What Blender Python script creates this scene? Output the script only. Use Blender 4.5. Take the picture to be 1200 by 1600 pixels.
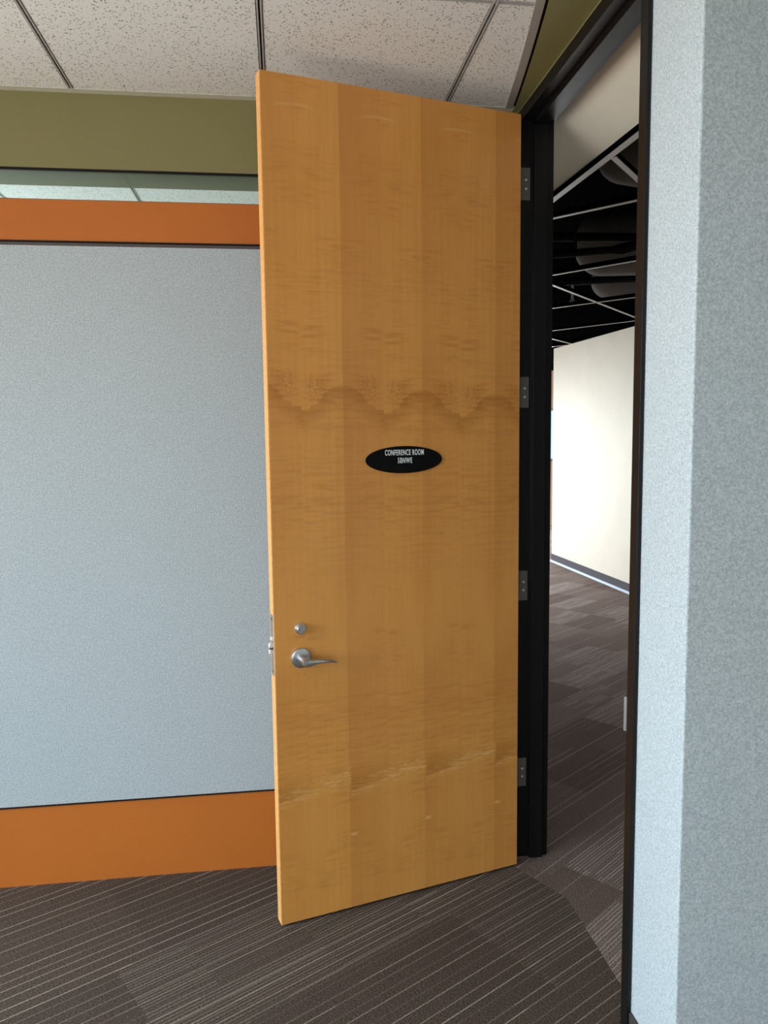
import bpy, bmesh, math
from math import sin, cos, pi, radians, sqrt
from mathutils import Matrix, Vector

for o in list(bpy.data.objects):
    bpy.data.objects.remove(o, do_unlink=True)
S = bpy.context.scene
C = S.collection

# ------------------------------------------------------------------ camera
YAW, PITCH, ROLL, EYE = 0.128745761, 0.101347557, 0.0117614094, 1.65
f_ = Vector((sin(YAW)*cos(PITCH), cos(YAW)*cos(PITCH), -sin(PITCH)))
r_ = Vector((cos(YAW), -sin(YAW), 0.0))
d_ = f_.cross(r_)
r2 = cos(ROLL)*r_ + sin(ROLL)*d_
d2 = -sin(ROLL)*r_ + cos(ROLL)*d_
cam_data = bpy.data.cameras.new('camera')
cam = bpy.data.objects.new('camera', cam_data)
C.objects.link(cam)
M = Matrix(((r2.x, -d2.x, -f_.x, 0), (r2.y, -d2.y, -f_.y, 0), (r2.z, -d2.z, -f_.z, EYE), (0, 0, 0, 1)))
cam.matrix_world = M
cam_data.sensor_fit = 'HORIZONTAL'
cam_data.sensor_width = 24.0
cam_data.lens = 24.0*1214.735/1200.0
cam_data.clip_start = 0.05
cam_data.clip_end = 200
S.camera = cam

# ------------------------------------------------------------------ world and light
S.view_settings.view_transform = 'Standard'
S.view_settings.look = 'None'
S.view_settings.gamma = 1
S.view_settings.use_curve_mapping = False
S.view_settings.exposure = 0.1
world = bpy.data.worlds.new('sky')
S.world = world
world.use_nodes = True
bg = world.node_tree.nodes['Background']
bg.inputs[0].default_value = (0.72, 0.86, 1.0, 1)
bg.inputs[1].default_value = 1.6


def area_light(name, loc, direction, sx, sy, watts, color, spread=180):
    l = bpy.data.lights.new(name, 'AREA')
    l.shape = 'RECTANGLE'
    l.size, l.size_y = sx, sy
    l.energy = watts
    l.color = color
    l.spread = radians(spread)
    o = bpy.data.objects.new(name, l)
    C.objects.link(o)
    o.location = loc
    o.rotation_euler = Vector(direction).to_track_quat('-Z', 'Y').to_euler()
    return o


# daylight through the window band of the conference room (left wall), the windows
# behind the camera, the room beyond the clerestory glass and the far office window, plus an added office fill
# (sky light comes down through the glass bluish, light off the sunny ground outside comes up warm)
area_light('window_sky_left', (-3.30, 0.0, 1.60), (1, 0.0, -0.80), 4.2, 1.6, 195, (0.72, 0.88, 1.0), 120)
area_light('window_ground_left', (-3.29, 0.0, 1.50), (1, 0.0, 0.75), 4.2, 1.6, 100, (1.0, 0.91, 0.80), 120)
area_light('window_sky_behind', (-0.9, -2.38, 1.5), (0, 1, -0.15), 2.6, 1.5, 24, (0.92, 0.95, 1.0), 170)
area_light('window_daylight_next_room', (-3.3, 5.0, 1.6), (1, 0, 0.25), 3.0, 1.5, 170, (0.88, 0.96, 1.0))
area_light('window_daylight_office', (3.9, 12.85, 1.55), (0.1, -1, -0.1), 4.0, 1.3, 340, (0.86, 0.94, 1.0))
area_light('office_side_fill', (1.04, 8.3, 1.45), (1, -0.15, -0.75), 4.4, 1.3, 150, (0.76, 0.89, 1.0), 150)  # added fill before a solid wall, brightening cream wall and carpet; no window there

# ------------------------------------------------------------------ node helpers


def srgb(r, g, b):
    def c(v):
        v /= 255.0
        return v/12.92 if v <= 0.04045 else ((v+0.055)/1.055)**2.4
    return (c(r), c(g), c(b), 1.0)


class NT:
    """small builder for node trees"""

    def __init__(self, name, rough=0.6, spec=0.5, metal=0.0):
        self.m = bpy.data.materials.new(name)
        self.m.use_nodes = True
        self.t = self.m.node_tree
        self.b = self.t.nodes['Principled BSDF']
        self.b.inputs['Roughness'].default_value = rough
        self.b.inputs['Specular IOR Level'].default_value = spec
        self.b.inputs['Metallic'].default_value = metal

    def n(self, kind, **kw):
        nd = self.t.nodes.new(kind)
        for k, v in kw.items():
            setattr(nd, k, v)
        return nd

    def put(self, sock, v):
        if isinstance(v, bpy.types.NodeSocket):
            self.t.links.new(v, sock)
        else:
            sock.default_value = v

    def math(self, op, a, b=0.0, c=0.0):
        nd = self.n('ShaderNodeMath', operation=op)
        self.put(nd.inputs[0], a)
        self.put(nd.inputs[1], b)
        self.put(nd.inputs[2], c)
        return nd.outputs[0]

    def add(self, a, b): return self.math('ADD', a, b)
    def sub(self, a, b): return self.math('SUBTRACT', a, b)
    def mul(self, a, b): return self.math('MULTIPLY', a, b)
    def div(self, a, b): return self.math('DIVIDE', a, b)
    def floor(self, a): return self.math('FLOOR', a)
    def fract(self, a): return self.math('FRACT', a)
    def abs(self, a): return self.math('ABSOLUTE', a)
    def gt(self, a, b): return self.math('GREATER_THAN', a, b)
    def lt(self, a, b): return self.math('LESS_THAN', a, b)

    def remap(self, v, a, b, c=0.0, d=1.0, kind='SMOOTHSTEP'):
        nd = self.n('ShaderNodeMapRange', interpolation_type=kind)
        self.put(nd.inputs[0], v)
        nd.inputs[1].default_value = a
        nd.inputs[2].default_value = b
        nd.inputs[3].default_value = c
        nd.inputs[4].default_value = d
        return nd.outputs[0]

    def coords(self, kind='Object'):
        tc = self.n('ShaderNodeTexCoord')
        return tc.outputs[kind]

    def sep(self, v):
        nd = self.n('ShaderNodeSeparateXYZ')
        self.put(nd.inputs[0], v)
        return nd.outputs

    def comb(self, x, y, z):
        nd = self.n('ShaderNodeCombineXYZ')
        for i, v in enumerate((x, y, z)):
            self.put(nd.inputs[i], v)
        return nd.outputs[0]

    def noise(self, vec, scale=5.0, detail=2.0, rough=0.5, dist=0.0):
        nd = self.n('ShaderNodeTexNoise')
        self.put(nd.inputs['Vector'], vec)
        nd.inputs['Scale'].default_value = scale
        nd.inputs['Detail'].default_value = detail
        nd.inputs['Roughness'].default_value = rough
        nd.inputs['Distortion'].default_value = dist
        return nd.outputs[0]

    def white(self, vec):
        nd = self.n('ShaderNodeTexWhiteNoise', noise_dimensions='3D')
        self.put(nd.inputs['Vector'], vec)
        return nd.outputs[0]

    def mix(self, f, a, b, mode='MIX'):
        nd = self.n('ShaderNodeMix', data_type='RGBA', blend_type=mode)
        self.put(nd.inputs[0], f)
        self.put(nd.inputs[6], a)
        self.put(nd.inputs[7], b)
        return nd.outputs[2]

    def color(self, v):
        self.put(self.b.inputs['Base Color'], v)

    def bump(self, h, dist=0.001, strength=1.0):
        nd = self.n('ShaderNodeBump')
        nd.inputs['Strength'].default_value = strength
        nd.inputs['Distance'].default_value = dist
        self.put(nd.inputs['Height'], h)
        self.t.links.new(nd.outputs[0], self.b.inputs['Normal'])


def plain(name, rgb, rough=0.6, spec=0.5, metal=0.0, grain=0.04, scale=30.0):
    m = NT(name, rough, spec, metal)
    nz = m.noise(m.coords(), scale, 3.0)
    c = srgb(*rgb)
    lo = tuple(v*(1-grain*2) for v in c[:3]) + (1,)
    hi = tuple(min(1, v*(1+grain*2)) for v in c[:3]) + (1,)
    m.color(m.mix(nz, lo, hi))
    return m.m


# ------------------------------------------------------------------ materials
def mat_vinyl():
    m = NT('speckled_wallcovering', 0.75, 0.25)
    co = m.coords()
    a = m.noise(co, 190, 3, 0.7)
    b = m.noise(co, 420, 2, 0.7)
    k = m.remap(m.add(m.mul(a, 0.6), m.mul(b, 0.4)), 0.34, 0.66)
    c = m.mix(k, srgb(150, 156, 159), srgb(198, 201, 203))
    big = m.noise(co, 2.0, 2)
    c = m.mix(m.mul(big, 0.12), c, srgb(170, 190, 205))
    m.color(c)
    m.bump(k, 0.0006, 0.5)
    return m.m


def mat_paint(name, rgb, scuff=True, rough=0.5):
    m = NT(name, rough, 0.25)
    co = m.coords()
    n1 = m.noise(co, 2.2, 4, 0.6)
    n2 = m.noise(co, 160, 2, 0.5)
    c = srgb(*rgb)
    lo = tuple(v*0.90 for v in c[:3]) + (1,)
    hi = tuple(min(1, v*1.08) for v in c[:3]) + (1,)
    col = m.mix(n1, lo, hi)
    if scuff:
        vo = m.n('ShaderNodeTexVoronoi')
        m.put(vo.inputs['Vector'], co)
        vo.inputs['Scale'].default_value = 7
        spot = m.lt(vo.outputs['Distance'], 0.035)
        col = m.mix(m.mul(spot, 0.25), col, tuple(min(1, v*1.6+0.02) for v in c[:3]) + (1,))
    m.color(col)
    m.bump(n2, 0.0004, 0.4)
    return m.m


def mat_tile():
    m = NT('fissured_ceiling_tile', 0.95, 0.1)
    co = m.coords()
    wob = m.noise(co, 60, 2)
    sx, sy, sz = m.sep(co)
    v2 = m.comb(m.add(sx, m.mul(wob, 0.006)), m.add(sy, m.mul(wob, 0.004)), 0.0)
    vo = m.n('ShaderNodeTexVoronoi')
    m.put(vo.inputs['Vector'], v2)
    vo.inputs['Scale'].default_value = 112
    sel = m.noise(co, 45, 2)
    rad = m.remap(sel, 0.26, 0.56, 0.10, 0.28)
    hole = m.lt(vo.outputs['Distance'], rad)
    vo2 = m.n('ShaderNodeTexVoronoi')
    m.put(vo2.inputs['Vector'], co)
    vo2.inputs['Scale'].default_value = 190
    h2 = m.lt(vo2.outputs['Distance'], 0.20)
    h = m.math('MAXIMUM', hole, m.mul(h2, 0.45))
    fine = m.noise(co, 300, 3, 0.6)
    base = m.mix(fine, srgb(222, 216, 210), srgb(246, 242, 238))
    m.color(m.mix(m.mul(h, 0.8), base, srgb(105, 98, 92)))
    m.bump(m.sub(m.mul(fine, 0.5), h), 0.0015, 0.7)
    return m.m


def mat_carpet(name, angle, base_a, base_b, line, plank, comb_amount, long_from=0.12):
    m = NT(name, 0.95, 0.08)
    x, y, z = m.sep(m.coords())
    ca, sa = cos(radians(angle)), sin(radians(angle))
    a = m.add(m.mul(x, ca), m.mul(y, sa))
    b = m.sub(m.mul(y, ca), m.mul(x, sa))
    L, W = plank
    row = m.floor(m.div(b, W))
    shift = m.white(m.comb(row, 3.3, 1.7))
    ai = m.floor(m.add(m.div(a, L), shift))
    tr = m.white(m.comb(row, ai, 0.5))
    tr2 = m.white(m.comb(row, ai, 7.5))
    # fine comb lines, strong in some planks and absent in others
    p = 0.0125
    k = m.floor(m.div(b, p))
    fr = m.abs(m.sub(m.fract(m.div(b, p)), 0.5))
    thin = m.remap(fr, 0.10, 0.26, 1.0, 0.0)
    seg = m.floor(m.add(m.div(a, L*0.37), m.mul(tr2, 5.0)))
    kr = m.white(m.comb(k, seg, 2.5))
    comb = m.mul(m.mul(thin, m.remap(tr, 0.5, 0.85)), m.remap(kr, 0.15, 0.7, 0.25, 1.0))
    # longer single lines, every third or fourth rib
    p2 = 0.040
    kb = m.floor(m.div(b, p2))
    jit = m.mul(m.sub(m.white(m.comb(kb, 9.1, 4.0)), 0.5), 0.35)
    fr2 = m.abs(m.sub(m.fract(m.div(b, p2)), m.add(0.5, jit)))
    ln = m.remap(fr2, 0.022, 0.062, 1.0, 0.0)
    segb = m.floor(m.add(m.div(a, 1.1), m.mul(m.white(m.comb(kb, 1.0, 8.0)), 7.0)))
    lr = m.white(m.comb(kb, segb, 5.5))
    longl = m.mul(ln, m.remap(lr, long_from, 1.0, 0.12 if long_from < 0.3 else 0.0, 1.0, 'LINEAR'))
    # yarn rows and loops
    rib = m.math('SINE', m.mul(b, 2*pi/0.0042))
    rib2 = m.math('SINE', m.mul(a, 2*pi/0.0060))
    loops = m.noise(m.comb(m.mul(a, 0.55), b, 0.0), 300, 2, 0.75)
    big = m.noise(m.comb(a, b, 0.0), 3.0, 3)
    base = m.mix(tr2, base_a, base_b)
    base = m.mix(m.mul(big, 0.3), base, tuple(v*1.35 for v in base_a[:3]) + (1,))
    grain = m.remap(m.add(loops, m.mul(m.mul(rib, rib2), 0.06)), 0.32, 0.70)
    base = m.mix(m.sub(1.0, grain), base, tuple(v*0.22 for v in base_a[:3]) + (1,))
    lines = m.math('MINIMUM', m.add(m.mul(comb, comb_amount), m.mul(longl, 0.85)), 1.0)
    broken = m.remap(loops, 0.30, 0.55, 0.35, 1.0)
    m.color(m.mix(m.mul(lines, broken), base, line))
    m.bump(m.add(m.mul(grain, 0.7), m.mul(lines, 0.3)), 0.0022, 0.6)
    return m.m


def mat_veneer():
    """book-matched maple veneer; object coordinates: x across the door, z up"""
    m = NT('maple_veneer', 0.33, 0.45)
    x, y, z = m.sep(m.coords())
    P = 0.1425
    s = m.sub(x, 0.106)
    t = m.div(m.math('PINGPONG', s, P), P)              # 0 at the dips, 1 at the peaks
    leaf = m.floor(m.div(s, P))
    w = m.mul(t, P)
    pair = m.floor(m.div(s, 2*P))
    tz = m.add(z, m.mul(pair, 0.012))
    mv = m.comb(w, 0.0, tz)
    flow = m.noise(m.comb(m.mul(w, 3.0), 0.0, m.mul(tz, 1.3)), 1.6, 3, 0.55)
    # long soft grain
    g1 = m.noise(m.comb(m.mul(w, 26), 0.0, m.add(m.mul(tz, 1.0), m.mul(flow, 1.5))), 2.0, 4, 0.6, 0.4)
    g2 = m.noise(m.comb(m.mul(x, 300), 0.0, m.mul(z, 7)), 1.0, 2, 0.5)
    # curl: short cross ripples
    curl = m.noise(m.comb(m.mul(w, 9), 0.0, m.mul(tz, 78)), 1.0, 3, 0.6, 0.5)
    curlmask = m.remap(m.noise(mv, 5.0, 2), 0.42, 0.66)
    bandm = m.remap(m.abs(m.sub(tz, 1.42)), 0.05, 0.34, 1.0, 0.0)
    lowm = m.remap(m.abs(m.sub(tz, 0.62)), 0.05, 0.30, 0.9, 0.0)
    curlm = m.math('MAXIMUM', curlmask, m.math('MAXIMUM', m.mul(bandm, 0.8), lowm))
    col = m.mix(g1, srgb(213, 142, 66), srgb(238, 171, 90))
    col = m.mix(m.mul(m.sub(1.0, g2), 0.22), col, srgb(204, 138, 70))
    col = m.mix(m.mul(m.remap(curl, 0.40, 0.72), m.mul(curlm, 0.62)), col, srgb(186, 118, 50))
    big = m.noise(m.comb(m.mul(w, 2), 1.0, tz), 2.4, 3)
    col = m.mix(m.mul(m.remap(big, 0.45, 0.75), 0.35), col, srgb(202, 128, 58))
    # tone of each leaf: alternate leaves darker, strongest at the peak seams
    odd = m.math('MODULO', m.add(leaf, 20.0), 2.0)
    lr = m.white(m.comb(leaf, 2.0, 2.0))
    dark = m.mul(odd, m.remap(t, 0.0, 1.0, 0.14, 0.46, 'LINEAR'))
    upper = m.remap(m.noise(m.comb(0.0, 0.0, z), 1.3, 1), 0.35, 0.6, 0.45, 1.0)
    col = m.mix(m.add(m.mul(dark, upper), m.mul(lr, 0.16)), col, srgb(184, 114, 50))
    # wavy swirl band: arcs rising at the peak seams
    arc = m.add(1.718, m.mul(m.remap(m.add(t, m.mul(m.sub(m.noise(m.comb(m.mul(w, 8), 0.0, m.mul(tz, 4)), 2.0, 3), 0.5), 0.35)), 0.0, 1.0), 0.085))
    sw = m.noise(m.comb(m.mul(w, 14), 0.0, m.mul(tz, 30)), 1.0, 3, 0.65, 1.6)
    dz = m.sub(tz, m.add(arc, m.mul(m.sub(sw, 0.5), 0.05)))
    under = m.mul(m.remap(dz, -0.085, -0.002, 0.0, 1.0), m.remap(dz, 0.0, 0.010, 1.0, 0.0))
    col = m.mix(m.mul(under, m.remap(sw, 0.3, 0.7, 0.30, 0.66)), col, srgb(170, 103, 38))
    ringv = m.fract(m.mul(m.add(m.sub(tz, arc), m.mul(sw, 0.16)), 36))
    ring = m.remap(m.abs(m.sub(ringv, 0.5)), 0.05, 0.35, 1.0, 0.0)
    eye = m.mul(m.remap(m.abs(m.sub(tz, 1.792)), 0.015, 0.065, 1.0, 0.0), m.remap(m.abs(m.sub(t, 0.38)), 0.08, 0.42, 1.0, 0.0))
    col = m.mix(m.mul(m.mul(ring, eye), 0.5), col, srgb(166, 98, 36))
    # bright flecks low down, slanting across each pair, and small knots
    slant = m.add(0.430, m.mul(m.fract(m.div(m.sub(x, 0.255), 2*P)), 0.045))
    fl = m.noise(m.comb(m.mul(x, 22), 0.0, m.mul(z, 120)), 1.0, 3, 0.6, 0.8)
    fz = m.remap(m.abs(m.sub(z, m.add(slant, m.mul(m.sub(fl, 0.5), 0.09)))), 0.002, 0.040, 1.0, 0.0)
    col = m.mix(m.mul(m.mul(fz, m.remap(fl, 0.44, 0.66)), 0.7), col, srgb(236, 192, 126))
    fzd = m.mul(m.remap(m.sub(z, slant), 0.01, 0.10, 1.0, 0.0), m.gt(z, slant))
    edge = m.remap(m.fract(m.div(m.sub(x, 0.255), 2*P)), 0.0, 0.75, 1.0, 0.0)
    col = m.mix(m.mul(m.mul(fzd, edge), 0.62), col, srgb(172, 106, 36))
    kx = m.sub(m.fract(m.add(m.div(m.sub(x, 0.262), 2*P), 0.5)), 0.5)
    kz = m.sub(z, 0.275)
    kd = m.math('SQRT', m.add(m.mul(m.mul(kx, 2*P), m.mul(kx, 2*P)), m.mul(m.mul(kz, 2.2), m.mul(kz, 2.2))))
    knot = m.remap(kd, 0.002, 0.020, 1.0, 0.0)
    col = m.mix(m.mul(knot, 0.6), col, srgb(238, 196, 128))
    # small curved mark near the top of each pair
    tmz = m.sub(z, m.sub(2.655, m.mul(m.mul(w, w), 1.6)))
    tm = m.mul(m.remap(m.abs(tmz), 0.002, 0.007, 1.0, 0.0), m.remap(t, 0.1, 0.7, 1.0, 0.0))
    col = m.mix(m.mul(tm, 0.35), col, srgb(232, 180, 118))
    m.color(col)
    m.put(m.b.inputs['Roughness'], m.remap(curl, 0.0, 1.0, 0.30, 0.40))
    m.bump(g2, 0.0002, 0.25)
    return m.m


def mat_edge():
    m = NT('maple_edge_band', 0.45, 0.4)
    x, y, z = m.sep(m.coords())
    wv = m.math('SINE', m.add(m.mul(z, 210), m.mul(m.noise(m.comb(m.mul(y, 20), 0.0, m.mul(z, 2.5)), 2.0, 3), 26)))
    gr = m.noise(m.comb(m.mul(y, 260), 0.0, m.mul(z, 12)), 1.0, 3)
    c = m.mix(m.remap(wv, 0.3, 1.0, 0.0, 0.35), srgb(240, 176, 108), srgb(205, 134, 66))
    m.color(m.mix(m.mul(gr, 0.3), c, srgb(226, 158, 88)))
    return m.m


def mat_metal(name, rgb, rough=0.32, brush=(6, 200, 200)):
    m = NT(name, rough, 0.5, 1.0)
    x, y, z = m.sep(m.coords())
    g = m.noise(m.comb(m.mul(x, brush[0]), m.mul(y, brush[1]), m.mul(z, brush[2])), 3.0, 3)
    c = srgb(*rgb)
    m.color(m.mix(g, tuple(v*0.82 for v in c[:3]) + (1,), c))
    m.put(m.b.inputs['Roughness'], m.remap(g, 0.2, 0.8, rough*0.85, rough*1.2))
    return m.m


def mat_glass():
    m = NT('tinted_glass')
    t = m.t
    for nd in list(t.nodes):
        if nd.type != 'OUTPUT_MATERIAL':
            t.nodes.remove(nd)
    out = [n for n in t.nodes if n.type == 'OUTPUT_MATERIAL'][0]
    tr = t.nodes.new('ShaderNodeBsdfTransparent')
    tr.inputs[0].default_value = (0.80, 0.93, 0.94, 1)
    gl = t.nodes.new('ShaderNodeBsdfGlossy')
    gl.inputs['Roughness'].default_value = 0.0
    fr = t.nodes.new('ShaderNodeFresnel')
    fr.inputs[0].default_value = 1.45
    mx = t.nodes.new('ShaderNodeMixShader')
    t.links.new(fr.outputs[0], mx.inputs[0])
    t.links.new(tr.outputs[0], mx.inputs[1])
    t.links.new(gl.outputs[0], mx.inputs[2])
    t.links.new(mx.outputs[0], out.inputs[0])
    return m.m


VINYL = mat_vinyl()
ORANGE = mat_paint('burnt_orange_paint', (188, 104, 40))
GREEN = mat_paint('olive_green_paint', (130, 121, 80))
CREAM = mat_paint('cream_paint', (230, 219, 202), False, 0.7)
WHITE = mat_paint('white_paint', (225, 222, 214), False, 0.7)
PEACH = mat_paint('pale_peach_paint', (236, 200, 176), False, 0.7)
TILE = mat_tile()
TEE = plain('grey_ceiling_tee', (176, 170, 166), 0.5, 0.4)
TRIMGREY = plain('grey_edge_trim', (158, 148, 140), 0.6, 0.3)
MOULD = plain('pale_edge_moulding', (200, 194, 176), 0.6, 0.3)
GAP = plain('dark_shadow_gap', (26, 22, 20), 0.8, 0.2)
REVEAL = plain('dark_reveal_strip', (78, 68, 66), 0.5, 0.4)
BLACKPAINT = mat_paint('black_brown_frame_paint', (19, 17, 17), False, 0.38)
BLACK = plain('flat_black_paint', (6, 6, 7), 0.95, 0.0)
DUCT = plain('dark_painted_duct', (92, 85, 81), 0.9, 0.1, 0.0, 0.08, 4)
PIPE = plain('black_pipe', (22, 20, 20), 0.9, 0.1)
OFFTEE = plain('off_white_tee', (178, 168, 161), 0.5, 0.3)
BASEDARK = plain('charcoal_rubber_base', (84, 80, 86), 0.55, 0.4)
BASEBROWN = plain('brown_black_rubber_base', (62, 54, 52), 0.55, 0.4)
BASEPALE = plain('pale_base_toe', (225, 236, 250), 0.4, 0.5)
STEEL = mat_metal('satin_steel', (222, 222, 225), 0.30)
BRIGHT = plain('bright_latch_steel', (225, 222, 218), 0.3, 0.6, 0.35)
STEELPLATE = mat_metal('steel_faceplate', (205, 196, 192), 0.42)
HINGEMETAL = plain('worn_grey_hinge_steel', (108, 102, 96), 0.5, 0.4, 0.2, 0.08, 60)
SCREW = plain('bright_screw_head', (225, 215, 200), 0.3, 0.7, 0.3)
SIGNBLACK = plain('black_sign_plastic', (7, 7, 7), 0.6, 0.15)
SIGNWHITE = plain('white_sign_lettering', (240, 240, 238), 0.6, 0.3)
VENEER = mat_veneer()
EDGE = mat_edge()
GLASS = mat_glass()
CARPET = mat_carpet('striped_brown_carpet', 31.0, srgb(100, 85, 75), srgb(109, 93, 82), srgb(184, 170, 156), (0.92, 0.46), 0.26)
CARPET2 = mat_carpet('plank_brown_carpet', 38.0, srgb(128, 106, 97), srgb(166, 145, 135), srgb(208, 195, 185), (0.50, 0.25), 0.60, 0.62)

# ------------------------------------------------------------------ mesh helpers


def link(name, bm, mats, parent=None, smooth=False, bevel=0.0, seg=2):
    bmesh.ops.recalc_face_normals(bm, faces=bm.faces)
    me = bpy.data.meshes.new(name)
    bm.to_mesh(me)
    bm.free()
    for mm in (mats if isinstance(mats, (list, tuple)) else [mats]):
        me.materials.append(mm)
    o = bpy.data.objects.new(name, me)
    C.objects.link(o)
    if parent:
        o.parent = parent
    if smooth:
        for p in me.polygons:
            p.use_smooth = True
    if bevel:
        b = o.modifiers.new('bevel', 'BEVEL')
        b.width = bevel
        b.segments = seg
        b.limit_method = 'ANGLE'
        b.angle_limit = radians(40)
    return o


def box(bm, x0, x1, y0, y1, z0, z1, mi=0):
    vs = [bm.verts.new(p) for p in ((x0, y0, z0), (x1, y0, z0), (x1, y1, z0), (x0, y1, z0),
                                    (x0, y0, z1), (x1, y0, z1), (x1, y1, z1), (x0, y1, z1))]
    for q in ((0, 3, 2, 1), (4, 5, 6, 7), (0, 1, 5, 4), (1, 2, 6, 5), (2, 3, 7, 6), (3, 0, 4, 7)):
        f = bm.faces.new([vs[i] for i in q])
        f.material_index = mi


def prism(bm, pts, z0, z1, mi=0):
    """vertical prism over a plan polygon"""
    lo = [bm.verts.new((x, y, z0)) for x, y in pts]
    hi = [bm.verts.new((x, y, z1)) for x, y in pts]
    n = len(pts)
    bm.faces.new(lo[::-1]).material_index = mi
    bm.faces.new(hi).material_index = mi
    for i in range(n):
        j = (i+1) % n
        bm.faces.new((lo[i], lo[j], hi[j], hi[i])).material_index = mi


def extrude_profile(bm, pts, axis, a0, a1, mi=0):
    """pts in the two other axes; axis 'y': pts=(x,z); axis 'x': pts=(y,z)"""
    def mk(p, a):
        return (p[0], a, p[1]) if axis == 'y' else (a, p[0], p[1])
    A = [bm.verts.new(mk(p, a0)) for p in pts]
    B = [bm.verts.new(mk(p, a1)) for p in pts]
    n = len(pts)
    bm.faces.new(A[::-1]).material_index = mi
    bm.faces.new(B).material_index = mi
    for i in range(n):
        j = (i+1) % n
        bm.faces.new((A[i], A[j], B[j], B[i])).material_index = mi


def disc_stack(bm, rings, n=40, cx=0, cz=0, ex=1.0, mi=0):
    """surface of revolution about the y axis: rings = [(radius, y)]; capped at both ends"""
    loops = []
    for r, y in rings:
        loops.append([bm.verts.new((cx+ex*r*cos(2*pi*i/n), y, cz+r*sin(2*pi*i/n))) for i in range(n)])
    for a, b in zip(loops, loops[1:]):
        for i in range(n):
            j = (i+1) % n
            bm.faces.new((a[i], a[j], b[j], b[i])).material_index = mi
    bm.faces.new(loops[0]).material_index = mi
    bm.faces.new(loops[-1][::-1]).material_index = mi


def tube(bm, pts, radii, n=16, squash=1.0):
    pts = [Vector(p) for p in pts]
    if not isinstance(radii, (list, tuple)):
        radii = [radii]*len(pts)
    loops = []
    for i, p in enumerate(pts):
        d = (pts[min(i+1, len(pts)-1)] - pts[max(i-1, 0)]).normalized()
        up = Vector((0, 0, 1)) if abs(d.z) < 0.95 else Vector((1, 0, 0))
        s = d.cross(up).normalized()
        t = s.cross(d)
        loops.append([bm.verts.new(p + s*radii[i]*cos(2*pi*k/n) + t*radii[i]*squash*sin(2*pi*k/n)) for k in range(n)])
    for a, b in zip(loops, loops[1:]):
        for i in range(n):
            j = (i+1) % n
            bm.faces.new((a[i], a[j], b[j], b[i]))
    bm.faces.new(loops[0][::-1])
    bm.faces.new(loops[-1])


def info(o, label, cat, kind=None, group=None):
    o['label'] = label
    o['category'] = cat
    if kind:
        o['kind'] = kind
    if group:
        o['group'] = group
    return o


def empty(name, loc=(0, 0, 0), rz=0.0, parent=None):
    o = bpy.data.objects.new(name, None)
    o.empty_display_size = 0.1
    o.location = loc
    o.rotation_euler = (0, 0, rz)
    C.objects.link(o)
    if parent:
        o.parent = parent
    return o


# ------------------------------------------------------------------ key dimensions (metres)
XL, YF = -3.4, -2.5             # left wall, wall behind the camera
YB, YB2 = 2.87, 3.07            # back wall, its far side
XR, XR2 = 0.88, 0.979           # wall with the doorway, its corridor side
YC = 1.592                      # outside corner of that wall
ZC = 2.81                       # ceiling
Z2 = 2.66                       # office open grid
Y0, Y1 = 1.856, 2.790           # door opening
ZH = 2.745
XE = 3.3                        # right limit of conference room nook


def curve_x(y):
    t = y-2.45
    return 0.795 + 0.172*t - 0.038*t*t


# ------------------------------------------------------------------ floors
bm = bmesh.new()
prism(bm, [(XL, YF), (XE, YF), (XE, YC+0.06), (0.964, YC+0.06), (0.964, 2.50), (0.838, 2.726), (0.838, 2.80), (0.93, 2.82), (0.93, 6.6), (XL, 6.6)], -0.05, 0.0)
info(link('floor', bm, CARPET), 'dark brown loop-pile carpet with thin pale diagonal lines in front of the door', 'floor', 'structure')
bm = bmesh.new()
prism(bm, [(0.964, YC+0.06), (6.6, YC+0.06), (6.6, 13.1), (0.93, 13.1), (0.93, 2.82), (0.838, 2.80), (0.838, 2.726), (0.964, 2.50)], -0.05, 0.0)
info(link('floor_office', bm, CARPET2), 'brown plank-patterned carpet seen through the open doorway', 'floor', 'structure')

# ------------------------------------------------------------------ back wall of the conference room
bm = bmesh.new()
box(bm, XL, XR, YB, YB2, 0.0, 2.456, 0)
back = info(link('wall_back', bm, ORANGE), 'burnt orange wall framing a blue-grey wallcovering panel left of the door', 'wall', 'structure')
bm = bmesh.new()
box(bm, XL, XR-0.01, YB-0.012, YB, 0.312, 2.300)
link('wallcovering_panel', bm, VINYL, back)['label'] = 'speckled blue-grey wallcovering panel'
bm = bmesh.new()
box(bm, XL, XR-0.01, YB-0.006, YB, 0.303, 0.312)
box(bm, XL, XR-0.01, YB-0.004, YB, 2.312, 2.319)
link('reveal_strip', bm, GAP, back)
bm = bmesh.new()
box(bm, XL, XR-0.01, YB-0.009, YB, 2.300, 2.3115)
link('top_channel', bm, REVEAL, back, bevel=0.002)
bm = bmesh.new()
box(bm, -0.058, XR, YB, YB2, 2.456, 2.474)
link('raised_end_block', bm, ORANGE, back)

# clerestory glass and its black head channel
bm = bmesh.new()
box(bm, XL, XR, 2.878, 2.884, 2.457, 2.559)
win = info(link('window_1', bm, GLASS), 'narrow clerestory glass strip between the orange band and the green bulkhead', 'window', 'structure')
bm = bmesh.new()
box(bm, XL, XR, YB+0.0005, YB+0.0065, 2.552, 2.560)
link('head_channel', bm, GAP, win)
bm = bmesh.new()
box(bm, XL, XR, 2.886, 2.896, 2.456, 2.462)
link('glazing_bead', bm, REVEAL, win)
# green bulkhead above
bm = bmesh.new()
box(bm, XL, XR, YB, YB2, 2.560, 2.90)
info(link('wall_bulkhead', bm, GREEN), 'olive green bulkhead above the glass strip and orange band', 'wall', 'structure')

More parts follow.
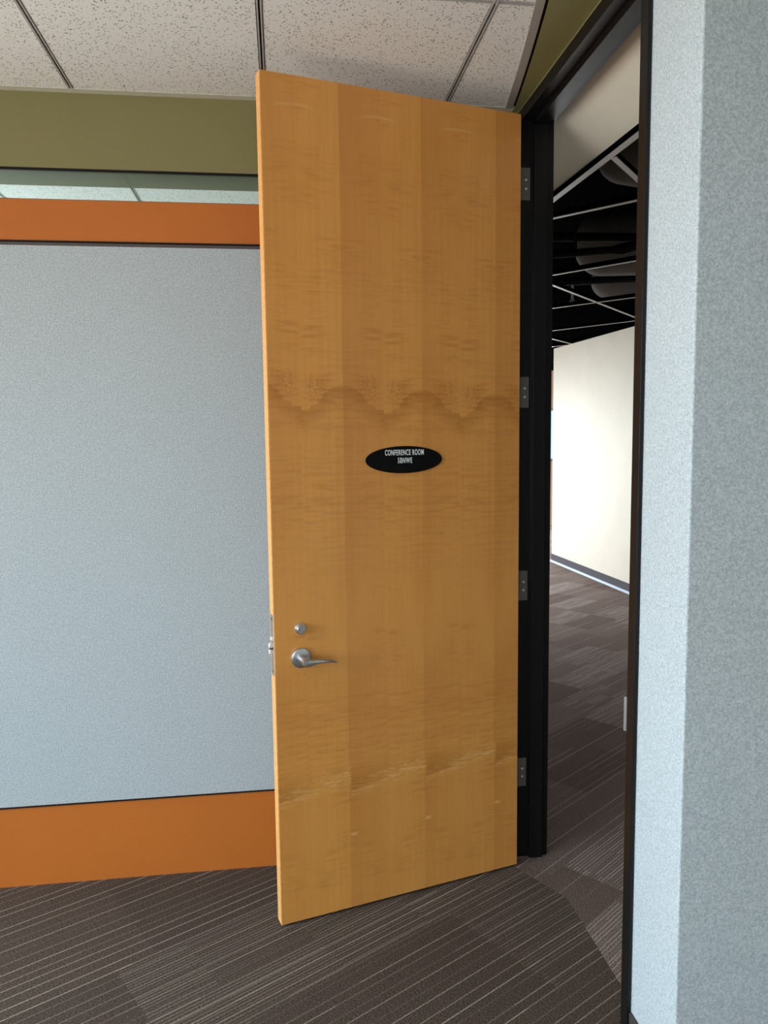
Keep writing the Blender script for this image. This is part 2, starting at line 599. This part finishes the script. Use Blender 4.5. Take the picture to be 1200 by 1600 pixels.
# ------------------------------------------------------------------ doorway wall
bm = bmesh.new()
prism(bm, [(XR, YC), (3.70, YC), (3.70, YC+0.12), (XR2, YC+0.12), (XR2, Y0-0.03), (XR, Y0-0.03)], 0.0, 3.0)
wr = info(link('wall_right', bm, VINYL, bevel=0.004), 'speckled blue-grey outside corner of the wall right of the doorway', 'wall', 'structure')
bm = bmesh.new()
box(bm, XR, XR2, Y0-0.03, Y1+0.03, ZH+0.03, 3.0)
box(bm, XR, XR2, Y1+0.03, 13.0, 0.0, 3.0)
info(link('wall_over_door', bm, [GREEN]), 'olive green strip of wall above the black door frame', 'wall', 'structure')
bm = bmesh.new()
prism(bm, [(XR-0.008, YC-0.008), (3.3, YC-0.008), (3.3, YC), (XR, YC), (XR, Y0-0.042), (XR-0.008, Y0-0.042)], 0.0, 0.118)
info(link('baseboard_right', bm, BASEBROWN, bevel=0.002), 'brown-black rubber base at the foot of the wall right of the doorway', 'baseboard', 'structure')

# door frame: pressed double-rabbet profile, two jambs and a head
FX0, FX1 = 0.868, 0.989


def rabbet(sgn, base, lip):
    """plan profile of a jamb; sgn=+1 for the far jamb"""
    o = base
    return [(FX0, o+sgn*lip), (FX0, o), (0.912, o), (0.912, o-sgn*0.016), (0.962, o-sgn*0.016), (0.962, o),
            (FX1, o), (FX1, o+sgn*lip), (FX1-0.008, o+sgn*lip), (FX1-0.008, o+sgn*0.012), (FX0+0.010, o+sgn*0.012), (FX0+0.010, o+sgn*lip)]


bm = bmesh.new()
prism(bm, rabbet(1, Y1, 0.040), 0.0, ZH+0.012)
prism(bm, rabbet(-1, Y0, 0.040), 0.0, ZH+0.012)
hp = [(x, ZH + (yy-Y1)) for x, yy in rabbet(1, Y1, 0.040)]
extrude_profile(bm, hp, 'y', Y0-0.040, Y1+0.040)
frame = info(link('trim_1', bm, BLACKPAINT, bevel=0.0015), 'black-brown metal frame around the tall doorway', 'door frame', 'structure')
bm = bmesh.new()
# strike plate with its curved lip on the latch jamb
prism(bm, [(0.8640, 1.8625), (0.8650, 1.8600), (0.872, 1.8572), (0.905, 1.8572), (0.905, 1.8590), (0.873, 1.8590), (0.8665, 1.8632), (0.8645, 1.8645)], 0.871, 0.962)
link('strike_plate', bm, STEELPLATE, frame)

# ------------------------------------------------------------------ ceiling of the conference room
ys = [YF + (2.838-YF)*i/40 for i in range(41)]
ceil = empty('ceiling')
info(ceil, 'white acoustic tile ceiling with slotted grey tees and a curved right edge', 'ceiling', 'structure')
tees = [-0.0335 + 0.6375*k for k in range(-5, 2)]       # ... -0.671, -0.034, 0.604
crosses = [2.176 - 1.25*k for k in range(0, 4)]
HW = 0.010
cols = [XL] + tees
bmt = bmesh.new()
yb = [YF] + crosses[::-1] + [2.838]
for i, x0 in enumerate(cols):
    x1 = cols[i+1] if i+1 < len(cols) else None
    for j in range(len(yb)-1):
        a = yb[j] + (HW if j else 0)
        b = yb[j+1] - (HW if j < len(yb)-2 else 0)
        xa = x0 + (HW if i else 0)
        xb = (x1-HW) if x1 is not None else 9
        n = 14
        right = []
        for k in range(n+1):
            y = a + (b-a)*k/n
            right.append((min(xb, curve_x(y)-0.030), y))
        right = [(max(x, xa+0.0005), y) for x, y in right]
        if right[-1][0] <= xa+0.001:
            continue
        pts = [(xa, b), (xa, a)] + right
        prism(bmt, pts, ZC-0.002, ZC+0.02)
link('ceiling_tiles', bmt, TILE, ceil)


def tee(bm, p, q, z, hw=0.0075, slot=0.0028):
    """slotted tee from p to q: two flanges with a dark recessed channel between"""
    p, q = Vector(p), Vector(q)
    d = (q-p).normalized()
    s = Vector((-d.y, d.x))
    for a, b, zz, mi in ((-hw, -slot, z, 0), (slot, hw, z, 0), (-slot, slot, z+0.008, 1), (-hw-0.004, -hw, z+0.012, 1), (hw, hw+0.004, z+0.012, 1)):
        prism(bm, [tuple(p+s*a), tuple(q+s*a), tuple(q+s*b), tuple(p+s*b)], zz, zz+0.006, mi)


bm = bmesh.new()
for x in tees:
    # run up to where the curved edge cuts the tee off
    y_start = YF
    for y in ys:
        if curve_x(y) - 0.03 > x:
            y_start = y
            break
    tee(bm, (x, y_start), (x, 2.838), ZC-0.004)
for y in crosses:
    tee(bm, (XL, y), (curve_x(y)-0.03, y), ZC-0.003)
link('ceiling_tees', bm, [TEE, GAP], ceil)
bm = bmesh.new()
for a, b in zip(ys, ys[1:]):
    prism(bm, [(curve_x(a)-0.032, a), (curve_x(a)-0.006, a), (curve_x(b)-0.006, b), (curve_x(b)-0.032, b)], ZC-0.006, ZC+0.006)
link('curved_edge_trim', bm, TRIMGREY, ceil)
bm = bmesh.new()
for a, b in zip(ys, ys[1:]):
    prism(bm, [(curve_x(a)-0.006, a), (curve_x(a)+0.004, a), (curve_x(b)+0.004, b), (curve_x(b)-0.006, b)], ZC+0.002, ZC+0.012)
link('curved_shadow_gap', bm, GAP, ceil)
bm = bmesh.new()
box(bm, XL, 0.858, 2.838, YB, ZC-0.004, ZC+0.02)
link('back_edge_moulding', bm, MOULD, ceil)
bm = bmesh.new()
box(bm, XL, XR, YF, YB2, 2.94, 3.0)
link('ceiling_deck', bm, BLACK, ceil)

# green soffit between the curved edge and the doorway wall
bm = bmesh.new()
for a, b in zip(ys, ys[1:]):
    ra = XR if a > YC-0.001 else XE
    rb = XR if b > YC-0.001 else XE
    if ra != rb:
        ra = rb = XE
        prism(bm, [(curve_x(a)+0.004, a), (XE, a), (XE, YC), (XR, YC), (XR, b), (curve_x(b)+0.004, b)], ZC-0.006, ZC+0.02)
        continue
    prism(bm, [(curve_x(a)+0.004, a), (ra, a), (rb, b), (curve_x(b)+0.004, b)], ZC-0.006, ZC+0.02)
prism(bm, [(curve_x(2.838)+0.004, 2.838), (XR, 2.838), (XR, YB), (curve_x(2.838)+0.004, YB)], ZC-0.006, ZC+0.02)
info(link('ceiling_soffit', bm, GREEN), 'olive green soffit between the curved tile edge and the door frame', 'ceiling', 'structure')

# ------------------------------------------------------------------ rest of the conference room (behind and left of the camera)


def window_wall(name, axis, c, a0, a1, w0, w1, z0, z1, label, npanes, thick=0.15, top=3.0, mat=None, wname='window_2', wlabel='', bottom=0.0):
    """wall with one wide window opening; axis 'x': wall at x=c running in y"""
    bm = bmesh.new()

    def bx(b, p0, p1, q0, q1, za, zb):
        if axis == 'x':
            box(b, p0, p1, q0, q1, za, zb)
        else:
            box(b, q0, q1, p0, p1, za, zb)
    t0, t1 = (c-thick, c) if thick > 0 else (c, c-thick)
    bx(bm, t0, t1, a0, w0, bottom, top)
    bx(bm, t0, t1, w1, a1, bottom, top)
    bx(bm, t0, t1, w0, w1, bottom, z0)
    bx(bm, t0, t1, w0, w1, z1, top)
    info(link(name, bm, mat or WHITE), label, 'wall', 'structure')
    m = (t0+t1)/2
    bm = bmesh.new()
    bx(bm, m-0.03, m+0.03, w0, w1, z0, z0+0.05)
    bx(bm, m-0.03, m+0.03, w0, w1, z1-0.05, z1)
    for i in range(npanes+1):
        q = w0 + (w1-w0-0.05)*i/npanes
        bx(bm, m-0.03, m+0.03, q, q+0.05, z0+0.05, z1-0.05)
    fr = info(link(wname, bm, TEE), wlabel, 'window', 'structure')
    bm = bmesh.new()
    bx(bm, m-0.004, m+0.004, w0, w1, z0, z1)
    link('window_glass', bm, GLASS, fr)


window_wall('wall_left', 'x', XL, YF-0.15, YB2, -2.1, 2.1, 0.72, 2.4, 'white wall with the wide window that lights the conference room', 4,
            wname='window_2', wlabel='wide grey framed window left of the camera')
window_wall('wall_front', 'y', YF, XL, XE+0.15, -2.2, 0.4, 0.72, 2.3, 'white wall with a window behind the camera', 3,
            wname='window_3', wlabel='grey framed window behind the camera')
bm = bmesh.new()
box(bm, XE, XE+0.15, YF, YC, 0, 3.0)
info(link('wall_nook', bm, WHITE), 'white end wall of the nook right of the camera', 'wall', 'structure')

# ------------------------------------------------------------------ neighbouring room seen through the clerestory glass
window_wall('wall_next_room_left', 'x', XL, YB2, 6.75, 3.5, 6.4, 0.8, 2.4, 'white window wall of the neighbouring room', 3,
            wname='window_4', wlabel='grey framed window of the neighbouring room')
bm = bmesh.new()
box(bm, XL, XR, 6.6, 6.75, 0, 3.0)
info(link('wall_next_room_back', bm, WHITE), 'white far wall of the neighbouring room', 'wall', 'structure')
ce2 = info(empty('ceiling_next_room'), 'white acoustic tile ceiling glimpsed through the clerestory glass', 'ceiling', 'structure')
bm = bmesh.new()
for i, x0 in enumerate(cols):
    x1 = cols[i+1]-HW if i+1 < len(cols) else XR
    for ya, yb_ in ((3.09, 5.0), (5.02, 6.58)):
        box(bm, x0+(HW if i else 0), x1, ya, yb_, ZC-0.002, ZC+0.02)
link('ceiling_tiles', bm, TILE, ce2)
bm = bmesh.new()
for x in tees:
    tee(bm, (x, 3.08), (x, 6.59), ZC-0.004)
tee(bm, (XL, 5.01), (XR, 5.01), ZC-0.003)
link('ceiling_tees', bm, [TEE, GAP], ce2)

# ------------------------------------------------------------------ office seen through the doorway
# long cream wall, dark base with a pale toe
W0, W1 = Vector((3.362, 9.42)), Vector((3.700, 1.712))
wd = (W1-W0).normalized()
wn = Vector((-wd.y, wd.x))
if wn.x < 0:
    wn = -wn


def strip(bm, t0, t1, o0, o1, z0, z1):
    a, b = W0+wd*t0, W0+wd*t1
    prism(bm, [tuple(a+wn*o0), tuple(b+wn*o0), tuple(b+wn*o1), tuple(a+wn*o1)], z0, z1)


WL = (W1-W0).length
bm = bmesh.new()
strip(bm, 0, WL, 0, 0.14, 0, 2.662)
info(link('wall_office', bm, CREAM), 'long cream wall seen through the open doorway', 'wall', 'structure')
bm = bmesh.new()
strip(bm, 0, WL, -0.008, 0, 0.022, 0.102)
bo = info(link('baseboard_office', bm, BASEDARK), 'dark grey base along the cream wall', 'baseboard', 'structure')
bm = bmesh.new()
strip(bm, 0, WL, -0.022, 0, 0.0, 0.022)
link('pale_toe', bm, BASEPALE, bo)

# cream soffit next to the doorway
s0, s1 = Vector((1.197, 3.352)), Vector((1.227, 2.625))
sd = (s0-s1).normalized()
pA = s1 - sd*(s1.y-1.70)/sd.y*1.0
pB = s0 + sd*9.6
bm = bmesh.new()
lo = [bm.verts.new(p) for p in ((XR2, 1.712, 2.80), (pA.x, 1.712, Z2+0.012), (pB.x, pB.y, Z2+0.012), (XR2, pB.y, 2.80))]
hi = [bm.verts.new((v.co.x, v.co.y, 2.84)) for v in lo]
bm.faces.new(lo[::-1]); bm.faces.new(hi)
for i in range(4):
    j = (i+1) % 4
    bm.faces.new((lo[i], lo[j], hi[j], hi[i]))
info(link('ceiling_office_soffit', bm, CREAM), 'cream drywall soffit just inside the office doorway', 'ceiling', 'structure')

# open black ceiling with pale tees
rx = 3.75
oc = info(empty('ceiling_office'), 'open black ceiling with pale metal grid beyond the doorway', 'ceiling', 'structure')
bm = bmesh.new()
box(bm, XR2, 6.6, 1.72, 13.0, 4.3, 4.4)
prism(bm, [(pB.x-0.05, 13.0), (pA.x-0.05, 1.712), (pA.x, 1.712), (pB.x, 13.0)], 2.84, 4.3)
box(bm, XR2, 6.6, 1.72, 1.78, Z2+0.09, 4.3)
strip(bm, -3.5, WL, 0.75, 0.85, Z2+0.02, 4.3)
box(bm, XR2, 6.6, 12.95, 13.0, Z2+0.02, 4.3)
strip(bm, 0, WL, 0.0, 0.85, 2.664, 2.72)
link('plenum', bm, BLACK, oc)


def grid_line(bm, p, ang, t0, t1, hw=0.012):
    d = Vector((cos(radians(ang)), sin(radians(ang))))
    n = Vector((-d.y, d.x))
    a, b = Vector(p)+d*t0, Vector(p)+d*t1
    prism(bm, [tuple(a-n*hw), tuple(b-n*hw), tuple(b+n*hw), tuple(a+n*hw)], Z2, Z2+0.003, 0)
    prism(bm, [tuple(a-n*0.002), tuple(b-n*0.002), tuple(b+n*0.002), tuple(a+n*0.002)], Z2+0.003, Z2+0.034, 1)


def edge_x(y): return s1.x + (y-s1.y)*sd.x/sd.y
def wall_x(y): return W0.x + (y-W0.y)*(W1.x-W0.x)/(W1.y-W0.y)


def clip(p, ang):
    """t range where the line stays between the soffit edge and the cream wall"""
    d = (cos(radians(ang)), sin(radians(ang)))
    ts = []
    # both boundaries are straight lines x = x0 + k (y-y0)
    for (x0, y0, k) in ((s1.x, s1.y, sd.x/sd.y), (W0.x, W0.y, (W1.x-W0.x)/(W1.y-W0.y))):
        ts.append((x0 + k*(p[1]-y0) - p[0])/(d[0]-k*d[1]))
    return min(ts), max(ts)


bm = bmesh.new()
fam1 = [((1.320, 3.694), -49.0), ((1.786, 5.009), -51.9), ((2.254, 6.344), -50.2), ((2.753, 7.742), -53.5), ((3.264, 9.197), -56.0)]
fam2 = [((1.918, 5.378), 48.35), ((1.258, 2.887), 48.7), ((2.993, 8.435), 49.0)]
for p, a in fam1 + fam2:
    t0, t1 = clip(p, a)
    if a > 0:
        t0 += 0.05
    else:
        t1 -= 0.0
        t0 += 0.05
    grid_line(bm, p, a, t0, t1)
link('grid_tee', bm, [OFFTEE, BLACK], oc)
bm = bmesh.new()
prism(bm, [(edge_x(1.72), 1.72), (edge_x(1.72)+0.030, 1.72), (edge_x(12.9)+0.030, 12.9), (edge_x(12.9), 12.9)], Z2, Z2+0.004)
link('edge_angle', bm, OFFTEE, oc)
bm = bmesh.new()
prism(bm, [(edge_x(1.72)-0.018, 1.72), (edge_x(1.72), 1.72), (edge_x(12.9), 12.9), (edge_x(12.9)-0.018, 12.9)], Z2+0.001, Z2+0.012)
link('edge_shadow_strip', bm, BLACK, oc)

# duct with a rounded closed end, a second duct beyond, pipes and a sprinkler head


def rounded_duct(p, q, r, squash):
    bm = bmesh.new()
    p, q = Vector(p), Vector(q)
    d = (q-p).normalized()
    pts, rad = [], []
    for k in range(0, 9):
        a = (pi/2)*k/8
        pts.append(p - d*r*0.75*cos(a))
        rad.append(max(0.01, r*sin(a)))
    L = (q-p).length
    n = max(2, int(L/0.35))
    for k in range(1, n+1):
        pts.append(p + d*L*k/n)
        rad.append(r)
        if k < n:
            pts.append(p + d*(L*k/n+0.012)); rad.append(r*1.03)
            pts.append(p + d*(L*k/n+0.030)); rad.append(r*1.03)
            pts.append(p + d*(L*k/n+0.042)); rad.append(r)
    tube(bm, pts, rad, 36, squash)
    return bm


def hanger(bm, x, y, z0):
    box(bm, x-0.004, x+0.004, y-0.02, y+0.02, z0, 4.32)


duct = info(link('air_duct', rounded_duct((2.56, 6.05, 3.12), (4.1, 5.75, 3.12), 0.30, 0.82), DUCT, smooth=True),
            'dark round-ended air duct hanging above the office ceiling grid, nearest the soffit', 'air duct')
for hx, hy, hz in ((2.95, 5.96, 3.34), (3.7, 5.82, 3.34),):
    bm = bmesh.new()
    hanger(bm, hx, hy, hz)
    link('hanger_strap', bm, PIPE, duct)
duct2 = info(link('air_duct', rounded_duct((3.32, 7.65, 3.15), (4.4, 7.2, 3.15), 0.26, 0.7), DUCT, smooth=True),
             'dark air duct farther back above the office ceiling grid, low beside the cream wall', 'air duct')
for hx, hy, hz in ((3.7, 7.49, 3.30),):
    bm = bmesh.new()
    hanger(bm, hx, hy, hz)
    link('hanger_strap', bm, PIPE, duct2)
duct3 = info(link('air_duct', rounded_duct((1.90, 4.15, 3.14), (3.2, 4.6, 3.14), 0.20, 0.8), DUCT, smooth=True),
             'short piece of dark duct above the nearest ceiling grid opening', 'air duct')
for hx, hy, hz in ((2.4, 4.32, 3.28),):
    bm = bmesh.new()
    hanger(bm, hx, hy, hz)
    link('hanger_strap', bm, PIPE, duct3)
bm = bmesh.new()
tube(bm, [(1.30, 5.35, 2.98), (2.30, 5.30, 2.98), (4.3, 5.2, 2.98)], 0.030)
pp = info(link('sprinkler_pipe', bm, PIPE, smooth=True), 'straight black pipe crossing under the round-ended duct', 'pipe')
for hx, hy, hz in ((1.6, 5.335, 3.0), (3.4, 5.25, 3.0),):
    bm = bmesh.new()
    hanger(bm, hx, hy, hz)
    link('hanger_strap', bm, PIPE, pp)
bm = bmesh.new()
tube(bm, [(1.40, 5.55, 2.86), (2.02, 5.25, 2.86), (2.24, 5.15, 2.86), (2.30, 5.12, 2.86), (2.42, 4.92, 2.86), (2.60, 4.55, 2.86), (3.2, 3.9, 2.86)], [0.026, 0.026, 0.026, 0.040, 0.026, 0.026, 0.026])
p2 = info(link('sprinkler_pipe', bm, PIPE, smooth=True), 'bent black pipe with an elbow below the round-ended duct', 'pipe')
for hx, hy, hz in ((2.02, 5.25, 2.88), (2.9, 4.23, 2.88),):
    bm = bmesh.new()
    hanger(bm, hx, hy, hz)
    link('hanger_strap', bm, PIPE, p2)
bm = bmesh.new()
tube(bm, [(2.45, 6.75, 2.95), (3.0, 6.55, 2.95), (3.9, 6.2, 2.95)], 0.032)
p3 = info(link('sprinkler_pipe', bm, PIPE, smooth=True), 'black pipe with a pale sprinkler head farther along the cream wall', 'pipe')
bm = bmesh.new()
tube(bm, [(2.56, 6.71, 2.93), (2.56, 6.71, 2.80), (2.56, 6.71, 2.775), (2.56, 6.71, 2.77)], [0.012, 0.012, 0.030, 0.030], 14)
link('sprinkler_head', bm, TEE, p3)
for hx, hy, hz in ((3.2, 6.47, 2.97),):
    bm = bmesh.new()
    hanger(bm, hx, hy, hz)
    link('hanger_strap', bm, PIPE, p3)

# far end of the office
window_wall('wall_office_far', 'y', 13.0, XR2, 6.6, 1.8, 6.0, 1.12, 2.05, 'far office wall with windows, a sliver beyond the cream wall', 5,
            thick=-0.15, top=Z2+0.02, mat=PEACH, wname='window_5', wlabel='bright far office window, a thin sliver beside the jamb')
bm = bmesh.new()
box(bm, 6.6, 6.75, 1.72, 13.0, 0, 4.3)
info(link('wall_office_right', bm, CREAM), 'cream outer wall on the far side of the office', 'wall', 'structure')
bm = bmesh.new()
box(bm, XR2, XR2+0.006, Y1+0.06, 12.9, 0, 2.79)
info(link('wall_office_left', bm, CREAM), 'cream office face of the doorway wall', 'wall', 'structure')

# ------------------------------------------------------------------ the open door
DW, DT, DB, DTOP = 0.9195, 0.044, 0.010, 2.740
ANG = math.atan2(0.26524, 0.96418)
door = empty('door_1', (-0.0395, 2.4809, 0.0), ANG)
info(door, 'tall maple veneer door standing open, hinged on the black frame', 'door', 'structure')

bm = bmesh.new()
box(bm, 0.0006, DW, 0.0, DT, DB, DTOP)
link('door_leaf', bm, VENEER, door, bevel=0.0008)
bm = bmesh.new()
box(bm, -0.0022, 0.0006, 0.0004, DT-0.0004, DB, 0.866)
box(bm, -0.0022, 0.0006, 0.0004, DT-0.0004, 1.069, DTOP)
box(bm, -0.0022, 0.0006, 0.0004, 0.0060, 0.866, 1.069)
box(bm, -0.0022, 0.0006, DT-0.006, DT-0.0004, 0.866, 1.069)
link('edge_band', bm, EDGE, door)['label'] = 'lighter orange solid edge of the door'

# mortise faceplate and latch on the free edge
bm = bmesh.new()
box(bm, -0.0026, 0.0006, 0.0060, DT-0.006, 0.866, 1.069)
plate = link('latch_plate', bm, STEELPLATE, door, bevel=0.0008)
for z in (1.054, 0.881):
    bm = bmesh.new()
    tube(bm, [(-0.0024, 0.022, z), (-0.0034, 0.022, z)], 0.0042, 14)
    link('screw', bm, REVEAL, plate)
bm = bmesh.new()
# split rolling latch: two bright rollers on a dark carrier
extrude = [(-0.0026, 0.012), (-0.0026, 0.034), (-0.009, 0.034), (-0.016, 0.022), (-0.016, 0.016), (-0.013, 0.012)]
prism(bm, extrude, 0.961, 0.975)
prism(bm, extrude, 0.940, 0.954)
latch = link('latch_bolt', bm, BRIGHT, plate, bevel=0.0015)
bm = bmesh.new()
box(bm, -0.010, -0.0024, 0.013, 0.032, 0.954, 0.961)
link('latch_core', bm, REVEAL, latch)
bm = bmesh.new()
prism(bm, [(-0.0026, 0.014), (-0.0026, 0.030), (-0.009, 0.026), (-0.009, 0.018)], 0.984, 0.995)
link('guard_bolt', bm, BRIGHT, plate, bevel=0.001)

# lever set
bm = bmesh.new()
disc_stack(bm, [(0.0340, 0.0), (0.0340, -0.0050), (0.0325, -0.0085), (0.0290, -0.0100), (0.0120, -0.0106)], 56, 0.0855, 0.9205)
rose = link('door_handle', bm, STEEL, door, smooth=True)
rose['label'] = 'satin steel rose and curved lever'
md = rose.modifiers.new('es', 'EDGE_SPLIT'); md.split_angle = radians(35)
bm = bmesh.new()
disc_stack(bm, [(0.0125, -0.009), (0.0118, -0.030), (0.0110, -0.044), (0.0112, -0.058), (0.0095, -0.063)], 32, 0.0855, 0.9195)
link('lever_shank', bm, STEEL, rose, smooth=True).modifiers.new('es', 'EDGE_SPLIT').split_angle = radians(40)
# curved, tapering lever: stations (x, y, z centre, half height, half depth)
st = [(0.0755, -0.056, 0.9160, 0.0060, 0.0045), (0.0790, -0.056, 0.9158, 0.0105, 0.0066), (0.0860, -0.056, 0.9155, 0.0130, 0.0075),
      (0.0980, -0.057, 0.9152, 0.0122, 0.0070), (0.1100, -0.058, 0.9158, 0.0094, 0.0062), (0.1250, -0.058, 0.9166, 0.0072, 0.0056),
      (0.1420, -0.0575, 0.9163, 0.0062, 0.0054), (0.1590, -0.055, 0.9148, 0.0056, 0.0053), (0.1740, -0.0515, 0.9118, 0.0050, 0.0050),
      (0.1860, -0.0475, 0.9080, 0.0044, 0.0045), (0.1950, -0.0445, 0.9040, 0.0034, 0.0036), (0.1980, -0.0433, 0.9024, 0.0014, 0.0016)]
bm = bmesh.new()
loops = []
for (x, y, z, hh, hd) in st:
    loop = []
    for k in range(20):
        a = 2*pi*k/20
        ca, sa = cos(a), sin(a)
        e = 0.75
        loop.append(bm.verts.new((x, y + hd*math.copysign(abs(ca)**e, ca), z + hh*math.copysign(abs(sa)**e, sa))))
    loops.append(loop)
for a, b in zip(loops, loops[1:]):
    for i in range(20):
        bm.faces.new((a[i], a[(i+1) % 20], b[(i+1) % 20], b[i]))
bm.faces.new(loops[0]); bm.faces.new(loops[-1][::-1])
lever = link('lever', bm, STEEL, rose, smooth=True)
ss = lever.modifiers.new('sub', 'SUBSURF'); ss.levels = ss.render_levels = 1

bm = bmesh.new()
disc_stack(bm, [(0.0185, 0.0), (0.0185, -0.0070), (0.0175, -0.0085), (0.0165, -0.0088)], 44, 0.0850, 1.0185)
dead = link('deadbolt_cylinder', bm, STEEL, door, smooth=True)
dead.modifiers.new('es', 'EDGE_SPLIT').split_angle = radians(35)
bm = bmesh.new()
disc_stack(bm, [(0.0150, -0.0088), (0.0135, -0.0180), (0.0125, -0.0190)], 40, 0.0850, 1.0185)
link('cylinder_face', bm, STEEL, dead, smooth=True).modifiers.new('es', 'EDGE_SPLIT').split_angle = radians(35)

# four hinges: knuckle, leaf on the jamb with screws, leaf on the door edge
inv = Matrix.Translation((-0.0395, 2.4809, 0.0)) @ Matrix.Rotation(ANG, 4, 'Z')
inv = inv.inverted()


def to_local(x, y, z=0.0):
    return inv @ Vector((x, y, z))


for zc in (0.344, 1.073, 1.792, 2.528):
    h0, h1 = zc-0.056, zc+0.056
    bm = bmesh.new()
    k = to_local(0.8590, 2.7800)
    for a, b in ((0, .196), (.204, .396), (.404, .596), (.604, .796), (.804, 1)):
        za, zb = h0+(h1-h0)*a, h0+(h1-h0)*b
        tube(bm, [(k.x, k.y, za), (k.x, k.y, zb)], 0.0068, 18)
    hg = link('hinge', bm, HINGEMETAL, door)
    bm = bmesh.new()
    q = [to_local(*p) for p in ((0.8600, 2.7875), (0.9010, 2.7875), (0.9010, 2.7900), (0.8600, 2.7900))]
    prism(bm, [(v.x, v.y) for v in q], h0, h1)
    lf = link('hinge_leaf', bm, HINGEMETAL, hg)
    bm = bmesh.new()
    q = [to_local(*p) for p in ((0.8600, 2.782),)]
    box(bm, DW, DW+0.0022, 0.008, 0.052, h0, h1)
    link('hinge_leaf', bm, HINGEMETAL, hg)
    for dz in (-0.017, 0.014):
        v = to_local(0.886 if abs(dz) < 0.03 else 0.893, 2.7877)
        w = to_local(0.886 if abs(dz) < 0.03 else 0.893, 2.7866)
        bm = bmesh.new()
        tube(bm, [(v.x, v.y, zc+dz), (w.x, w.y, zc+dz)], 0.0042, 14)
        link('screw', bm, SCREW, hg)

# ------------------------------------------------------------------ oval sign on the door
sx, sz = 0.4645, 1.5595
wp = inv.inverted() @ Vector((sx, 0.0, sz))
sign = empty('door_sign', wp, ANG)
info(sign, 'black oval plaque with white lettering reading CONFERENCE ROOM 5BNWE on the door', 'sign')
bm = bmesh.new()
n = 96
rings = [(1.0, 0.0), (1.0, -0.0035), (0.993, -0.0048), (0.985, -0.0050)]
loops = [[bm.verts.new((0.1415*r*cos(2*pi*i/n), y, 0.0458*(r-(1-r)*1.5)*sin(2*pi*i/n))) for i in range(n)] for r, y in rings]
for a, b in zip(loops, loops[1:]):
    for i in range(n):
        bm.faces.new((a[i], a[(i+1) % n], b[(i+1) % n], b[i]))
bm.faces.new(loops[0]); bm.faces.new(loops[-1][::-1])
link('oval_plate', bm, SIGNBLACK, sign)


def lettering(text, cx, cz, w, h, gap=1.16):
    cu = bpy.data.curves.new('lettering', 'FONT')
    cu.body = text
    cu.size = 1.0
    cu.space_character = gap
    cu.offset = 0.012
    cu.extrude = 0.01
    to = bpy.data.objects.new('lettering', cu)
    C.objects.link(to)
    dg = bpy.context.evaluated_depsgraph_get()
    me = bpy.data.meshes.new_from_object(to.evaluated_get(dg))
    bpy.data.objects.remove(to, do_unlink=True)
    xs = [v.co.x for v in me.vertices]
    yy = [v.co.y for v in me.vertices]
    x0, x1, y0, y1 = min(xs), max(xs), min(yy), max(yy)
    for v in me.vertices:
        v.co = Vector(((v.co.x-(x0+x1)/2)/(x1-x0)*w + cx, -0.0052 - (v.co.z)*0.02, (v.co.y-(y0+y1)/2)/(y1-y0)*h + cz))
    me.materials.clear()
    me.materials.append(SIGNWHITE)
    o = bpy.data.objects.new('lettering', me)
    C.objects.link(o)
    o.parent = sign


lettering('CONFERENCE ROOM', -0.001, 1.5840-sz, 0.143, 0.0190)
lettering('5BNWE', 0.0005, 1.5570-sz, 0.053, 0.0185, 1.22)
